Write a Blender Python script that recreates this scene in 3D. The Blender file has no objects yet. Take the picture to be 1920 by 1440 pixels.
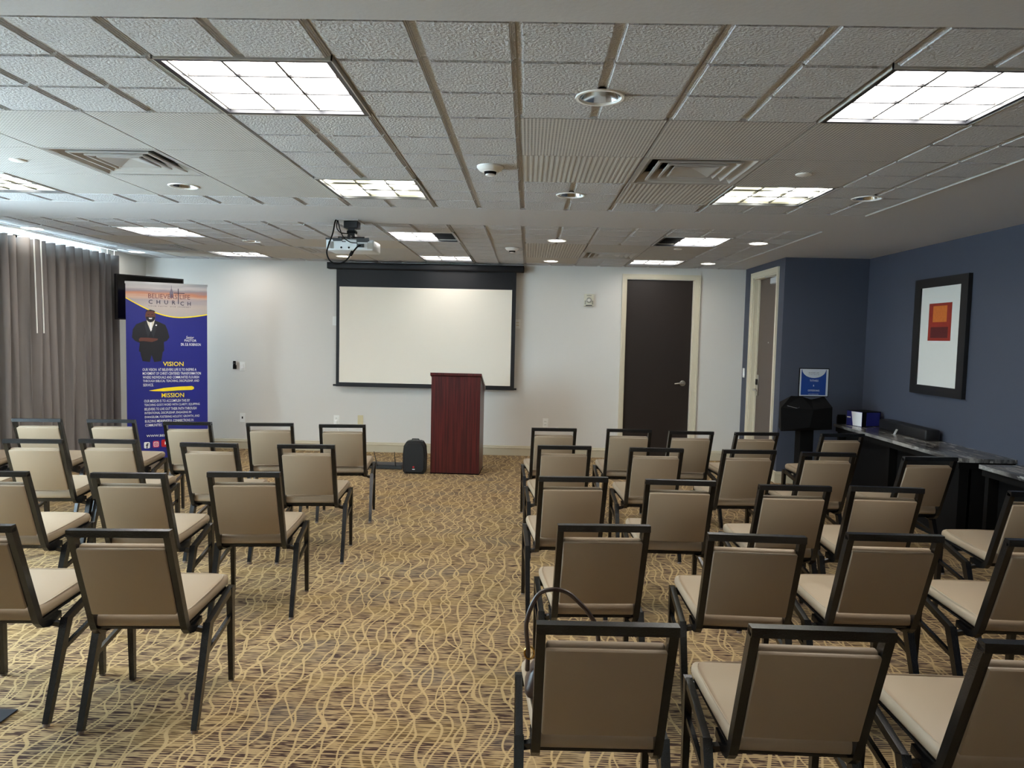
import bpy, bmesh, math, random
from mathutils import Matrix, Vector
random.seed(7)
S = bpy.context.scene
C = S.collection
PI = math.pi
# ------------------------------------------------------------------ camera, world, exposure
HC = 2.40            # ceiling height
cam_d = bpy.data.cameras.new('camera'); cam = bpy.data.objects.new('camera', cam_d); C.objects.link(cam)
cam_d.sensor_width = 36.0; cam_d.lens = 1354.0/1920*36.0; cam_d.clip_start = 0.05; cam_d.clip_end = 200
r_ = Vector((0.99951836, 0.0220877, 0.02179887)); u_ = Vector((-0.02317996, 0.06433213, 0.99765929)); f_ = Vector((-0.02063363, 0.99768407, -0.06481313))
cam.matrix_world = Matrix(((r_.x, u_.x, -f_.x, 0), (r_.y, u_.y, -f_.y, 0), (r_.z, u_.z, -f_.z, 1.5), (0, 0, 0, 1)))
S.camera = cam
w = bpy.data.worlds.new('overcast_sky'); S.world = w; w.use_nodes = True
w.node_tree.nodes['Background'].inputs[0].default_value = (0.70, 0.85, 1.0, 1)
w.node_tree.nodes['Background'].inputs[1].default_value = 8.0
S.view_settings.view_transform = 'Standard'; S.view_settings.look = 'None'
S.view_settings.gamma = 1; S.view_settings.use_curve_mapping = False
S.view_settings.exposure = 1.80
PANEL = 8.2          # radiance of the troffer lenses
DOWN = 5.0          # radiance of the lit downlights

# ------------------------------------------------------------------ materials
def s2l(c):
    return tuple((x/255/12.92 if x/255 <= .04045 else ((x/255+.055)/1.055)**2.4) for x in c)
def mat(name, rgb, rough=.6, metal=0, spec=.5, bump=None, var=None, coat=0):
    """rgb sRGB 0-255; bump=(scale,strength,distance); var=(scale,amount)"""
    m = bpy.data.materials.new(name); m.use_nodes = True; nt = m.node_tree; b = nt.nodes['Principled BSDF']
    c = s2l(rgb)+(1,)
    b.inputs['Base Color'].default_value = c; b.inputs['Roughness'].default_value = rough
    b.inputs['Metallic'].default_value = metal; b.inputs['Specular IOR Level'].default_value = spec
    if coat: b.inputs['Coat Weight'].default_value = coat
    tc = nt.nodes.new('ShaderNodeTexCoord')
    if var:
        n = nt.nodes.new('ShaderNodeTexNoise'); n.inputs['Scale'].default_value = var[0]; n.inputs['Detail'].default_value = 4
        mp = nt.nodes.new('ShaderNodeMapRange'); mp.inputs['To Min'].default_value = 1-var[1]; mp.inputs['To Max'].default_value = 1+var[1]
        mx = nt.nodes.new('ShaderNodeMixRGB'); mx.blend_type = 'MULTIPLY'; mx.inputs[0].default_value = 1; mx.inputs[1].default_value = c
        nt.links.new(tc.outputs['Object'], n.inputs['Vector']); nt.links.new(n.outputs['Fac'], mp.inputs['Value'])
        nt.links.new(mp.outputs[0], mx.inputs[2]); nt.links.new(mx.outputs[0], b.inputs['Base Color'])
    if bump:
        n = nt.nodes.new('ShaderNodeTexNoise'); n.inputs['Scale'].default_value = bump[0]; n.inputs['Detail'].default_value = 3
        bp = nt.nodes.new('ShaderNodeBump'); bp.inputs['Strength'].default_value = bump[1]; bp.inputs['Distance'].default_value = bump[2]
        nt.links.new(tc.outputs['Object'], n.inputs['Vector']); nt.links.new(n.outputs['Fac'], bp.inputs['Height']); nt.links.new(bp.outputs[0], b.inputs['Normal'])
    return m
def emit(name, rgb, k, var=0):
    m = bpy.data.materials.new(name); m.use_nodes = True; nt = m.node_tree
    b = nt.nodes['Principled BSDF']; b.inputs['Base Color'].default_value = (.8, .8, .8, 1)
    b.inputs['Emission Color'].default_value = rgb+(1,); b.inputs['Emission Strength'].default_value = k
    return m
class N:
    """tiny node-building helper"""
    def __init__(s, m): s.nt = m.node_tree; s.b = s.nt.nodes['Principled BSDF']
    def node(s, t, **kw):
        n = s.nt.nodes.new(t)
        for k, v in kw.items(): setattr(n, k, v)
        return n
    def link(s, a, b): s.nt.links.new(a, b)
    def math(s, op, a, b=None, c=None):
        n = s.node('ShaderNodeMath', operation=op)
        for i, v in enumerate((a, b, c)):
            if v is None: continue
            if isinstance(v, (int, float)): n.inputs[i].default_value = v
            else: s.link(v, n.inputs[i])
        return n.outputs[0]
    def mix(s, f, a, b, mode='MIX'):
        n = s.node('ShaderNodeMixRGB', blend_type=mode)
        for i, v in enumerate((f, a, b)):
            if isinstance(v, (int, float)): n.inputs[i].default_value = v
            elif isinstance(v, tuple): n.inputs[i].default_value = v if len(v) == 4 else v+(1,)
            else: s.link(v, n.inputs[i])
        return n.outputs[0]
    def noise(s, vec, scale, detail=3, rough=.5):
        n = s.node('ShaderNodeTexNoise'); n.inputs['Scale'].default_value = scale; n.inputs['Detail'].default_value = detail; n.inputs['Roughness'].default_value = rough
        s.link(vec, n.inputs['Vector']); return n
    def ramp(s, f, a, b):
        n = s.node('ShaderNodeMapRange'); n.interpolation_type = 'SMOOTHSTEP'
        n.inputs['From Min'].default_value = a; n.inputs['From Max'].default_value = b; s.link(f, n.inputs['Value']); return n.outputs[0]

M = {}
M['gypsum'] = mat('painted_gypsum', (200, 199, 199), .8, bump=(60, .25, .004))
M['pad'] = mat('textured_ceiling_tile', (198, 198, 199), .9, bump=(95, 1.0, .008), var=(3, .05))
M['runner'] = mat('ceiling_grid_white', (196, 194, 188), .45)
M['plenum'] = mat('plenum_grey', (90, 90, 90), .9)
M['wall'] = mat('pale_grey_wall', (224, 221, 215), .65, bump=(90, .12, .003))
M['navy'] = mat('navy_wall', (69, 74, 88), .6, bump=(90, .15, .003))
M['trim'] = mat('cream_trim', (222, 213, 190), .4)
M['base'] = mat('cream_baseboard', (200, 190, 165), .45)
M['black'] = mat('black_metal', (18, 20, 23), .2, spec=.6, bump=(260, .35, .002))
M['blackp'] = mat('black_plastic', (20, 20, 22), .5)
M['mattblack'] = mat('matt_black', (6, 6, 7), .85, spec=.2)
M['glide'] = mat('glide_plastic', (120, 105, 95), .3)
M['chrome'] = mat('chrome', (215, 215, 215), .12, 1)
M['satin'] = mat('satin_nickel', (190, 188, 182), .28, 1)
M['white'] = mat('white_plastic', (246, 246, 242), .35)
M['cream'] = mat('cream_plastic', (212, 200, 160), .4)
M['alum'] = mat('anodised_silver', (190, 190, 192), .3, 1)
M['vinyl'] = mat('taupe_vinyl', (157, 139, 117), .5, spec=.4, bump=(240, .15, .001), var=(2.5, .04))
M['door_dark'] = mat('dark_door', (36, 27, 23), .45, var=(2, .1))  # darker of the two door colours
M['door_brown'] = mat('brown_door', (96, 84, 76), .5)  # paler of the two door colours
M['screen'] = mat('projection_fabric', (243, 236, 222), .75, var=(1.2, .02))
M['screen_black'] = mat('screen_black_border', (10, 11, 18), .6)
M['projector'] = mat('projector_grey', (205, 210, 212), .4)
M['projector_side'] = mat('projector_dark', (48, 52, 54), .5)
M['lens_dark'] = mat('louver_dark', (60, 60, 62), .4, .5)
M['frame_dark'] = mat('fixture_frame_dark', (52, 54, 60), .35, .3)
M['mat_white'] = mat('picture_mat', (222, 222, 216), .7)
M['red'] = mat('art_red', (150, 42, 26), .7, var=(30, .2))
M['orange'] = mat('art_orange', (205, 110, 40), .7, var=(40, .2))
M['maroon'] = mat('art_maroon', (88, 22, 22), .7, var=(40, .2))
M['curtain'] = mat('grey_curtain', (130, 124, 122), .8, bump=(300, .3, .001), var=(6, .05))
M['bag'] = mat('brown_leather', (52, 36, 30), .4, bump=(120, .3, .001))
M['strap'] = mat('strap_leather', (58, 42, 35), .45)
M['logo_red'] = mat('logo_red', (190, 30, 40), .4)
M['print_white'] = mat('print_white', (240, 240, 240), .5)
M['print_yellow'] = mat('print_yellow', (250, 222, 30), .5)
M['print_navy'] = mat('print_navy', (42, 38, 66), .5)
M['print_blue'] = mat('print_deep_blue', (30, 35, 126), .45)
M['sign_blue'] = mat('sign_blue', (18, 60, 140), .4)
M['sign_pale'] = mat('sign_pale', (205, 212, 220), .4)
M['box_blue'] = mat('carton_blue', (40, 45, 130), .5)
M['skin'] = mat('print_skin', (96, 52, 42), .5)
M['suit'] = mat('print_suit', (20, 20, 28), .5)
M['shirt'] = mat('print_shirt', (225, 220, 205), .5)
M['lamp'] = emit('troffer_lens_light', (1.0, .95, .885), PANEL)
M['lamp_warm'] = emit('troffer_lens_light_warm', (1.0, .97, .80), PANEL*.62)
def warm():
    m = M['lamp_warm']; n = N(m); tc = n.node('ShaderNodeTexCoord'); f = n.noise(tc.outputs['Object'], 7.0, 1).outputs['Fac']
    t = n.ramp(f, .45, .62); n.link(n.mix(t, (1.0, .96, .62), (1, .985, .9)), n.b.inputs['Emission Color'])  # dim yellow patches in the emission stand in for reflections in the louver cells
    n.link(n.math('MULTIPLY_ADD', t, PANEL*1.2, .42), n.b.inputs['Emission Strength'])
warm()
M['lamp_dim'] = emit('troffer_lens_light_dim', (1.0, .95, .885), PANEL*.26)
M['down'] = emit('downlight_lamp', (1.0, .93, .80), DOWN)

def carpet():
    m = mat('patterned_carpet', (150, 125, 80), .95, spec=.1); n = N(m)
    tc = n.node('ShaderNodeTexCoord'); sep = n.node('ShaderNodeSeparateXYZ'); n.link(tc.outputs['Object'], sep.inputs[0])
    X, Y = sep.outputs[0], sep.outputs[1]
    # ground: fine dark dashes running across the room
    mp = n.node('ShaderNodeMapping'); mp.inputs['Scale'].default_value = (10, 75, 1); n.link(tc.outputs['Object'], mp.inputs[0])
    d1 = n.noise(mp.outputs[0], 1.0, 2, .6).outputs['Fac']
    st = n.math('MULTIPLY', n.math('SINE', n.math('MULTIPLY', Y, 2*PI/.0135)), .085)
    d1 = n.math('ADD', d1, st)
    mp2 = n.node('ShaderNodeMapping'); mp2.inputs['Scale'].default_value = (1.6, 3.0, 1); n.link(tc.outputs['Object'], mp2.inputs[0])
    big = n.noise(mp2.outputs[0], 1.0, 2).outputs['Fac']
    col = n.mix(n.ramp(d1, .43, .53), s2l((70, 52, 46)), s2l((168, 142, 106)))
    tint = n.noise(mp2.outputs[0], 1.7, 1)
    col = n.mix(n.math('MULTIPLY', n.ramp(big, .5, .7), .35), col, s2l((108, 102, 94)))
    col = n.mix(n.math('MULTIPLY', n.ramp(tint.outputs['Fac'], .5, .68), .22), col, s2l((172, 142, 80)))
    # golden wandering lines, two families that cross into a net
    mpw = n.node('ShaderNodeMapping'); mpw.inputs['Scale'].default_value = (3.2, 2.0, 1); n.link(tc.outputs['Object'], mpw.inputs[0])
    wob = n.noise(mpw.outputs[0], 1.0, 2).outputs['Color']; sw = n.node('ShaderNodeSeparateXYZ'); n.link(wob, sw.inputs[0])
    total = None
    for k, (sp, amp, wl, ph, wid, wsel) in enumerate(((.094, .026, .41, 0, .047, 0), (.098, -.027, .47, 1.3, .045, 1), (.15, .040, .60, 2.4, .027, 2))):
        s = n.math('MULTIPLY', n.math('SINE', n.math('ADD', n.math('MULTIPLY', Y, 2*PI/wl), n.math('MULTIPLY', sw.outputs[wsel], 4.0))), amp)
        xx = n.math('ADD', n.math('ADD', X, s), n.math('MULTIPLY', sw.outputs[wsel], .16))
        fr = n.math('ABSOLUTE', n.math('SUBTRACT', n.math('FRACT', n.math('DIVIDE', xx, sp)), .5))
        line = n.math('SUBTRACT', 1.0, n.ramp(fr, wid*.7, wid*1.35))
        total = line if total is None else n.math('MAXIMUM', total, line)
    col = n.mix(n.math('MULTIPLY', total, .88), col, s2l((188, 161, 118)))
    n.link(col, n.b.inputs['Base Color'])
    bp = n.node('ShaderNodeBump'); bp.inputs['Strength'].default_value = .5; bp.inputs['Distance'].default_value = .004
    fine = n.noise(tc.outputs['Object'], 350, 2).outputs['Fac']; n.link(fine, bp.inputs['Height']); n.link(bp.outputs[0], n.b.inputs['Normal'])
    return m
M['carpet'] = carpet()
def perf(name, rgb, ribbed=False):
    m = mat(name, rgb, .8); n = N(m); tc = n.node('ShaderNodeTexCoord'); sep = n.node('ShaderNodeSeparateXYZ'); n.link(tc.outputs['Object'], sep.inputs[0])
    p = .0155
    def tri(c, q):
        return n.math('ABSOLUTE', n.math('SUBTRACT', n.math('FRACT', n.math('DIVIDE', c, q)), .5))
    if ribbed:
        t = n.ramp(tri(sep.outputs[0], .027), .12, .34)
    else:
        a, b = tri(sep.outputs[0], p), tri(sep.outputs[1], p)
        d = n.math('SQRT', n.math('ADD', n.math('MULTIPLY', a, a), n.math('MULTIPLY', b, b)))
        t = n.ramp(d, .2, .36)
    n.link(n.mix(t, s2l(tuple(x*(.88 if ribbed else .62) for x in rgb)), s2l(rgb)), n.b.inputs['Base Color'])
    bp = n.node('ShaderNodeBump'); bp.inputs['Strength'].default_value = .6; bp.inputs['Distance'].default_value = .003
    n.link(t, bp.inputs['Height']); n.link(bp.outputs[0], n.b.inputs['Normal'])
    return m
M['perf'] = perf('perforated_tile', (202, 199, 194))
M['ribbed'] = perf('ribbed_tile', (198, 194, 187), True)
M['flat'] = mat('flat_tile', (192, 185, 174), .85, bump=(40, .1, .002))
def wood(name, a, b, scale=(60, 60, 1.5)):
    m = mat(name, a, .3, spec=.5); n = N(m); tc = n.node('ShaderNodeTexCoord'); mp = n.node('ShaderNodeMapping'); mp.inputs['Scale'].default_value = scale
    n.link(tc.outputs['Object'], mp.inputs[0]); f = n.noise(mp.outputs[0], 1.0, 4, .6).outputs['Fac']
    n.link(n.mix(n.ramp(f, .35, .65), s2l(a), s2l(b)), n.b.inputs['Base Color']); return m
M['mahogany'] = wood('mahogany', (52, 15, 17), (86, 28, 27))
def marble():
    m = mat('grey_marble', (90, 90, 92), .18, spec=.5); n = N(m); tc = n.node('ShaderNodeTexCoord')
    mp = n.node('ShaderNodeMapping'); mp.inputs['Scale'].default_value = (9, 1.6, 4); mp.inputs['Rotation'].default_value = (0, 0, .35); n.link(tc.outputs['Object'], mp.inputs[0])
    f = n.noise(mp.outputs[0], 1.0, 6, .62).outputs['Fac']; g = n.noise(mp.outputs[0], 3.1, 5, .6).outputs['Fac']
    c = n.mix(n.ramp(f, .38, .66), s2l((62, 62, 64)), s2l((150, 149, 146)))
    c = n.mix(n.math('MULTIPLY', n.ramp(g, .56, .64), .5), c, s2l((205, 203, 198)))
    n.link(c, n.b.inputs['Base Color']); return m
M['marble'] = marble()
def sunset():
    m = mat('banner_sunset_print', (160, 150, 160), .45); n = N(m); tc = n.node('ShaderNodeTexCoord'); sep = n.node('ShaderNodeSeparateXYZ'); n.link(tc.outputs['Object'], sep.inputs[0])
    cr = n.node('ShaderNodeValToRGB'); e = cr.color_ramp.elements
    mr = n.node('ShaderNodeMapRange'); mr.inputs['From Min'].default_value = 1.64; mr.inputs['From Max'].default_value = 1.99
    mp = n.node('ShaderNodeMapping'); mp.inputs['Scale'].default_value = (3, 3, 26); n.link(tc.outputs['Object'], mp.inputs[0])
    f = n.noise(mp.outputs[0], 1.0, 4).outputs['Fac']
    n.link(n.math('ADD', sep.outputs[2], n.math('MULTIPLY', n.math('SUBTRACT', f, .5), .09)), mr.inputs['Value']); n.link(mr.outputs[0], cr.inputs[0])
    stops = [(0, (176, 168, 168)), (.30, (190, 178, 170)), (.48, (170, 160, 165)), (.58, (205, 170, 150)), (.68, (200, 135, 105)), (.76, (150, 140, 148)), (.86, (196, 190, 190)), (1, (165, 168, 176))]
    e[0].position, e[0].color = 0, s2l(stops[0][1])+(1,); e[1].position, e[1].color = 1, s2l(stops[-1][1])+(1,)
    for p, c in stops[1:-1]:
        x = e.new(p); x.color = s2l(c)+(1,)
    n.link(cr.outputs[0], n.b.inputs['Base Color']); return m
M['sunset'] = sunset()
def glass():
    m = bpy.data.materials.new('window_glass'); m.use_nodes = True; nt = m.node_tree; nt.nodes.clear()
    o = nt.nodes.new('ShaderNodeOutputMaterial'); t = nt.nodes.new('ShaderNodeBsdfTransparent'); g = nt.nodes.new('ShaderNodeBsdfGlossy'); g.inputs['Roughness'].default_value = .02
    x = nt.nodes.new('ShaderNodeMixShader'); x.inputs[0].default_value = .07; t.inputs[0].default_value = (.93, .97, .96, 1)
    nt.links.new(t.outputs[0], x.inputs[1]); nt.links.new(g.outputs[0], x.inputs[2]); nt.links.new(x.outputs[0], o.inputs[0]); return m
M['glass'] = glass()

# ------------------------------------------------------------------ mesh helpers
class MB:
    def __init__(s): s.v = []; s.f = []
    def add(s, vs, fs):
        o = len(s.v); s.v += [tuple(p) for p in vs]; s.f += [tuple(i+o for i in f) for f in fs]; return s
    def box(s, x0, x1, y0, y1, z0, z1):
        return s.add([(x0, y0, z0), (x1, y0, z0), (x1, y1, z0), (x0, y1, z0), (x0, y0, z1), (x1, y0, z1), (x1, y1, z1), (x0, y1, z1)],
                     [(0, 3, 2, 1), (4, 5, 6, 7), (0, 1, 5, 4), (1, 2, 6, 5), (2, 3, 7, 6), (3, 0, 4, 7)])
    def sweep(s, pts, secs, side=Vector((1, 0, 0)), closed_ends=True):
        """rectangular bar along pts; secs (w,d) per point: w along side, d across"""
        pts = [Vector(p) for p in pts]; rings = []
        for i, p in enumerate(pts):
            t = (pts[min(i+1, len(pts)-1)]-pts[max(i-1, 0)]).normalized()
            nrm = t.cross(side).normalized(); sd = nrm.cross(t).normalized()
            wd, dp = secs[i] if isinstance(secs, list) else secs
            rings.append([p+sd*a*wd/2+nrm*b*dp/2 for a, b in ((-1, -1), (1, -1), (1, 1), (-1, 1))])
        vs = [q for r in rings for q in r]; fs = []
        for i in range(len(rings)-1):
            for k in range(4): fs.append((i*4+k, i*4+(k+1) % 4, i*4+4+(k+1) % 4, i*4+4+k))
        fs += [(3, 2, 1, 0), tuple(len(vs)-4+k for k in range(4))]
        return s.add(vs, fs)
    def tube(s, pts, r, n=8):
        pts = [Vector(p) for p in pts]; vs = []; fs = []; up = None
        for i, p in enumerate(pts):
            t = (pts[min(i+1, len(pts)-1)]-pts[max(i-1, 0)]).normalized()
            if up is None: up = t.orthogonal().normalized()
            up = (up-t*up.dot(t)).normalized(); b = t.cross(up)
            rr = r[i] if isinstance(r, list) else r
            vs += [p+(up*math.cos(2*PI*k/n)+b*math.sin(2*PI*k/n))*rr for k in range(n)]
        for i in range(len(pts)-1):
            for k in range(n): fs.append((i*n+k, i*n+(k+1) % n, (i+1)*n+(k+1) % n, (i+1)*n+k))
        fs += [tuple(range(n))[::-1], tuple(range(len(vs)-n, len(vs)))]
        return s.add(vs, fs)
    def lathe(s, prof, c=(0, 0, 0), n=28, ph=0, cap0=False, cap1=False):
        """prof [(r,z)], around z"""
        vs = []; fs = []
        for r, z in prof: vs += [(c[0]+r*math.cos(2*PI*k/n+ph), c[1]+r*math.sin(2*PI*k/n+ph), c[2]+z) for k in range(n)]
        for i in range(len(prof)-1):
            for k in range(n): fs.append((i*n+k, i*n+(k+1) % n, (i+1)*n+(k+1) % n, (i+1)*n+k))
        if cap0: fs.append(tuple(range(n))[::-1])
        if cap1: fs.append(tuple(range(len(vs)-n, len(vs))))
        return s.add(vs, fs)
    def prism(s, poly, d0, d1, axis='y'):
        """poly 2D extruded; axis y: poly in (x,z); axis x: (y,z); axis z: (x,y)"""
        n = len(poly)
        g = {'y': lambda a, b, d: (a, d, b), 'x': lambda a, b, d: (d, a, b), 'z': lambda a, b, d: (a, b, d)}[axis]
        vs = [g(a, b, d0) for a, b in poly]+[g(a, b, d1) for a, b in poly]
        return s.add(vs, [tuple(range(n)), tuple(range(2*n-1, n-1, -1))]+[(i, (i+1) % n, n+(i+1) % n, n+i) for i in range(n)])
    def xf(s, m): s.v = [tuple(m @ Vector(p)) for p in s.v]; return s
    def mesh(s, name, m=None, smooth=False):
        me = bpy.data.meshes.new(name); me.from_pydata(s.v, [], s.f)
        bm = bmesh.new(); bm.from_mesh(me); bmesh.ops.recalc_face_normals(bm, faces=bm.faces); bm.to_mesh(me); bm.free()
        if m: me.materials.append(M[m])
        if smooth:
            me.shade_smooth(); me.set_sharp_from_angle(angle=math.radians(35))
        return me
    def build(s, name, m, parent=None, smooth=False): return link(name, s.mesh(name, m, smooth), parent)
def link(name, me, parent=None):
    o = bpy.data.objects.new(name, me); C.objects.link(o)
    if parent: o.parent = parent
    return o
def rbox(sx, sy, sz, bev, seg=2):
    bm = bmesh.new(); bmesh.ops.create_cube(bm, size=1)
    for v in bm.verts: v.co = Vector((v.co.x*sx, v.co.y*sy, v.co.z*sz))
    bmesh.ops.bevel(bm, geom=list(bm.edges), offset=bev, segments=seg, profile=.5, affect='EDGES')
    mb = MB(); bm.verts.ensure_lookup_table(); mb.add([v.co.copy() for v in bm.verts], [[v.index for v in f.verts] for f in bm.faces]); bm.free(); return mb
def tag(o, label=None, cat=None, group=None, kind=None):
    if label: o['label'] = label
    if cat: o['category'] = cat
    if group: o['group'] = group
    if kind: o['kind'] = kind
    return o
def thing(name, label, cat, loc=(0, 0, 0), rz=0, group=None):
    o = bpy.data.objects.new(name, None); C.objects.link(o); o.location = loc; o.rotation_euler = (0, 0, rz); o.empty_display_size = .1
    return tag(o, label, cat, group)
def struct(name, mb, m, parent=None):
    o = mb.build(name, m, parent)
    if not parent: o['kind'] = 'structure'
    return o
def cut(me, cutter_mb):
    a = bpy.data.objects.new('tmp_a', me); b = bpy.data.objects.new('tmp_b', cutter_mb.mesh('tmp_b')); C.objects.link(a); C.objects.link(b)
    md = a.modifiers.new('b', 'BOOLEAN'); md.operation = 'DIFFERENCE'; md.object = b; md.solver = 'EXACT'; md.use_self = True
    dg = bpy.context.evaluated_depsgraph_get(); r = bpy.data.meshes.new_from_object(a.evaluated_get(dg))
    bpy.data.objects.remove(a); bpy.data.objects.remove(b); return r
def text_mesh(txt, width, height=None, depth=.0006, spacing=1.0, bold=0.0, shear=0):
    """flat lettering in the XZ plane, origin at its left bottom, scaled to width (and height of the capitals)"""
    cu = bpy.data.curves.new('t', 'FONT'); cu.body = txt; cu.size = 1; cu.space_character = spacing; cu.offset = bold; cu.shear = shear; cu.resolution_u = 2
    o = bpy.data.objects.new('t', cu); C.objects.link(o); dg = bpy.context.evaluated_depsgraph_get()
    me = bpy.data.meshes.new_from_object(o.evaluated_get(dg)); bpy.data.objects.remove(o)
    xs = [v.co.x for v in me.vertices]; ys = [v.co.y for v in me.vertices]
    x0, x1, y0, y1 = min(xs), max(xs), min(ys), max(ys); k = width/(x1-x0); ky = (height/(y1-y0)) if height else k
    for v in me.vertices: v.co = Vector(((v.co.x-x0)*k, 0, (v.co.y-y0)*ky))
    return me
def put_text(txt, parent, m, x, y, z, width, height=None, name='lettering', **kw):
    me = text_mesh(txt, width, height, **kw); me.materials.append(M[m]); o = link(name, me, parent); o.location = (x, y, z); return o

# ------------------------------------------------------------------ the room shell
XL, XR, YB, YF = -4.85, 3.57, 9.10, -3.0
XS, YS = 2.69, 7.73      # the stub that juts in at the right rear corner
struct('floor', MB().box(XL-.3, XR+.3, YF-.3, YB+.3, -.1, 0), 'carpet')
# rear wall with the door opening
D1a, D1b, D1t = 1.21, 2.06, 2.265
wb = MB().box(XL-.15, D1a-.005, YB, YB+.15, 0, HC+.15).box(D1b+.005, XS+.15, YB, YB+.15, 0, HC+.15).box(D1a-.005, D1b+.005, YB, YB+.15, D1t+.005, HC+.15)
struct('wall_back', wb, 'wall')
struct('wall_front', MB().box(XL-.15, XR+.15, YF-.15, YF, 0, HC+.15), 'wall')
struct('wall_right', MB().box(XR, XR+.15, YF, YS+.12, 0, HC+.15), 'navy')
struct('wall_corner', MB().box(XS, XR, YS, YS+.12, 0, HC+.15), 'navy')
D2a, D2b, D2t = 7.95, 8.76, 2.262
struct('wall_passage', MB().box(XS, XS+.14, YS+.12, D2a, 0, HC+.15).box(XS, XS+.14, D2b, YB, 0, HC+.15).box(XS, XS+.14, D2a, D2b, D2t, HC+.15), 'navy')
# left wall with a long window, its head close under the ceiling
WY0, WY1, WZ0, WZ1 = 1.6, 8.15, .75, 2.37
struct('wall_left', MB().box(XL-.15, XL, YF, WY0, 0, HC+.15).box(XL-.15, XL, WY1, YB, 0, HC+.15).box(XL-.15, XL, WY0, WY1, 0, WZ0).box(XL-.15, XL, WY0, WY1, WZ1, HC+.15), 'wall')
wf = MB(); ny = 5; px = XL-.08
for i in range(ny+1):
    y = WY0+(WY1-WY0)*i/ny; wf.box(px-.03, px+.03, max(WY0, y-.03), min(WY1, y+.03), WZ0, WZ1)
wf.box(px-.03, px+.03, WY0, WY1, WZ0, WZ0+.05).box(px-.03, px+.03, WY0, WY1, WZ1-.04, WZ1)
win = struct('window_1', wf, 'alum')
for i in range(ny):
    a = WY0+(WY1-WY0)*i/ny+.03; b = WY0+(WY1-WY0)*(i+1)/ny-.03
    MB().box(px-.004, px+.004, a, b, WZ0+.05, WZ1-.04).build('pane', 'glass', win)
MB().box(XL-.05, XL+.06, WY0-.03, WY1+.03, WZ0-.03, WZ0).build('window_sill', 'trim', win)
# baseboards: board with a moulded cap
def baseboard(name, a, b, nrm):
    """a,b ends (x,y) on the wall face, nrm points into the room"""
    a, b, n = Vector(a+(0,)), Vector(b+(0,)), Vector(nrm+(0,)); prof = [(0, 0), (.014, 0), (.014, .085), (.018, .09), (.018, .098), (.010, .108), (.010, .118), (0, .125)]
    vs = [p+n*d+Vector((0, 0, z)) for p in (a, b) for d, z in prof]; k = len(prof)
    struct(name, MB().add(vs, [tuple(range(k)), tuple(range(2*k-1, k-1, -1))]+[(i, (i+1) % k, k+(i+1) % k, k+i) for i in range(k)]), 'base')
baseboard('baseboard_back', (XL, YB), (D1a-.055, YB), (0, -1))
baseboard('baseboard_back', (D1b+.075, YB), (XS, YB), (0, -1))
baseboard('baseboard_left', (XL, YF), (XL, YB-.02), (1, 0))
baseboard('baseboard_right', (XR, YF), (XR, YS), (-1, 0))
baseboard('baseboard_corner', (XS-.018, YS), (XR, YS), (0, -1))
baseboard('baseboard_passage', (XS, YS-.018), (XS, D2a-.07), (-1, 0))
baseboard('baseboard_passage', (XS, D2b+.1), (XS, YB-.02), (-1, 0))

# doors --------------------------------------------------------------
fr = MB()
for x0, x1, z0, z1 in ((D1a-.05, D1a, 0, D1t+.05), (D1b, D1b+.07, 0, D1t+.05), (D1a, D1b, D1t, D1t+.05)):
    fr.box(x0, x1, YB-.014, YB+.0, z0, z1)
for x0, x1, z0, z1 in ((D1a-.05, D1a-.03, 0, D1t+.05), (D1b+.05, D1b+.07, 0, D1t+.05), (D1a-.03, D1b+.05, D1t+.032, D1t+.05)):
    fr.box(x0, x1, YB-.022, YB-.014, z0, z1)
for x0, x1, z0, z1 in ((D1a-.004, D1a+.012, 0, D1t), (D1b-.012, D1b+.004, 0, D1t), (D1a, D1b, D1t-.012, D1t+.004)):
    fr.box(x0, x1, YB, YB+.14, z0, z1)
door = struct('door_1', MB().box(D1a+.014, D1b-.014, YB+.04, YB+.085, .012, D1t-.014), 'door_dark')
fr.build('door_frame', 'trim', door)
h = MB().lathe([(.036, 0), (.036, .008), (.030, .014), (.013, .016), (.012, .05)], n=24, cap0=True, cap1=True)
h.xf(Matrix.Translation((D1b-.098, YB+.04, .965)) @ Matrix.Rotation(PI/2, 4, 'X'))
h.tube([(D1b-.098, YB-.008, .965), (D1b-.13, YB-.012, .967), (D1b-.17, YB-.010, .963), (D1b-.205, YB-.006, .958)], [.012, .011, .009, .008])
hd = h.build('door_handle', 'satin', door, True)

fr = MB()
for y0, y1, z0, z1 in ((D2a-.06, D2a, 0, D2t+.06), (D2b, D2b+.07, 0, D2t+.06), (D2a, D2b, D2t, D2t+.06)):
    fr.box(XS-.014, XS, y0, y1, z0, z1)
for y0, y1, z0, z1 in ((D2a-.06, D2a-.04, 0, D2t+.06), (D2b+.05, D2b+.07, 0, D2t+.06), (D2a-.04, D2b+.05, D2t+.042, D2t+.06)):
    fr.box(XS-.022, XS-.014, y0, y1, z0, z1)
for y0, y1, z0, z1 in ((D2a-.004, D2a+.014, 0, D2t), (D2b-.014, D2b+.004, 0, D2t), (D2a, D2b, D2t-.014, D2t+.004)):
    fr.box(XS, XS+.14, y0, y1, z0, z1)
fr.box(XS+.05, XS+.07, D2b-.03, D2b-.014, 0, D2t)
door = struct('door_2', MB().box(XS+.07, XS+.115, D2a+.016, D2b-.016, .012, D2t-.016), 'door_brown')
fr.build('door_frame', 'trim', door)
lx = XS+.07; ly = D2b-.085
pl = rbox(.012, .055, .25, .005); pl.xf(Matrix.Translation((lx-.006, ly, .99))); pl.build('lock_plate', 'satin', door, True)
rbox(.02, .04, .07, .006).xf(Matrix.Translation((lx-.02, ly, 1.03))).build('key_reader', 'blackp', door, True)
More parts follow.
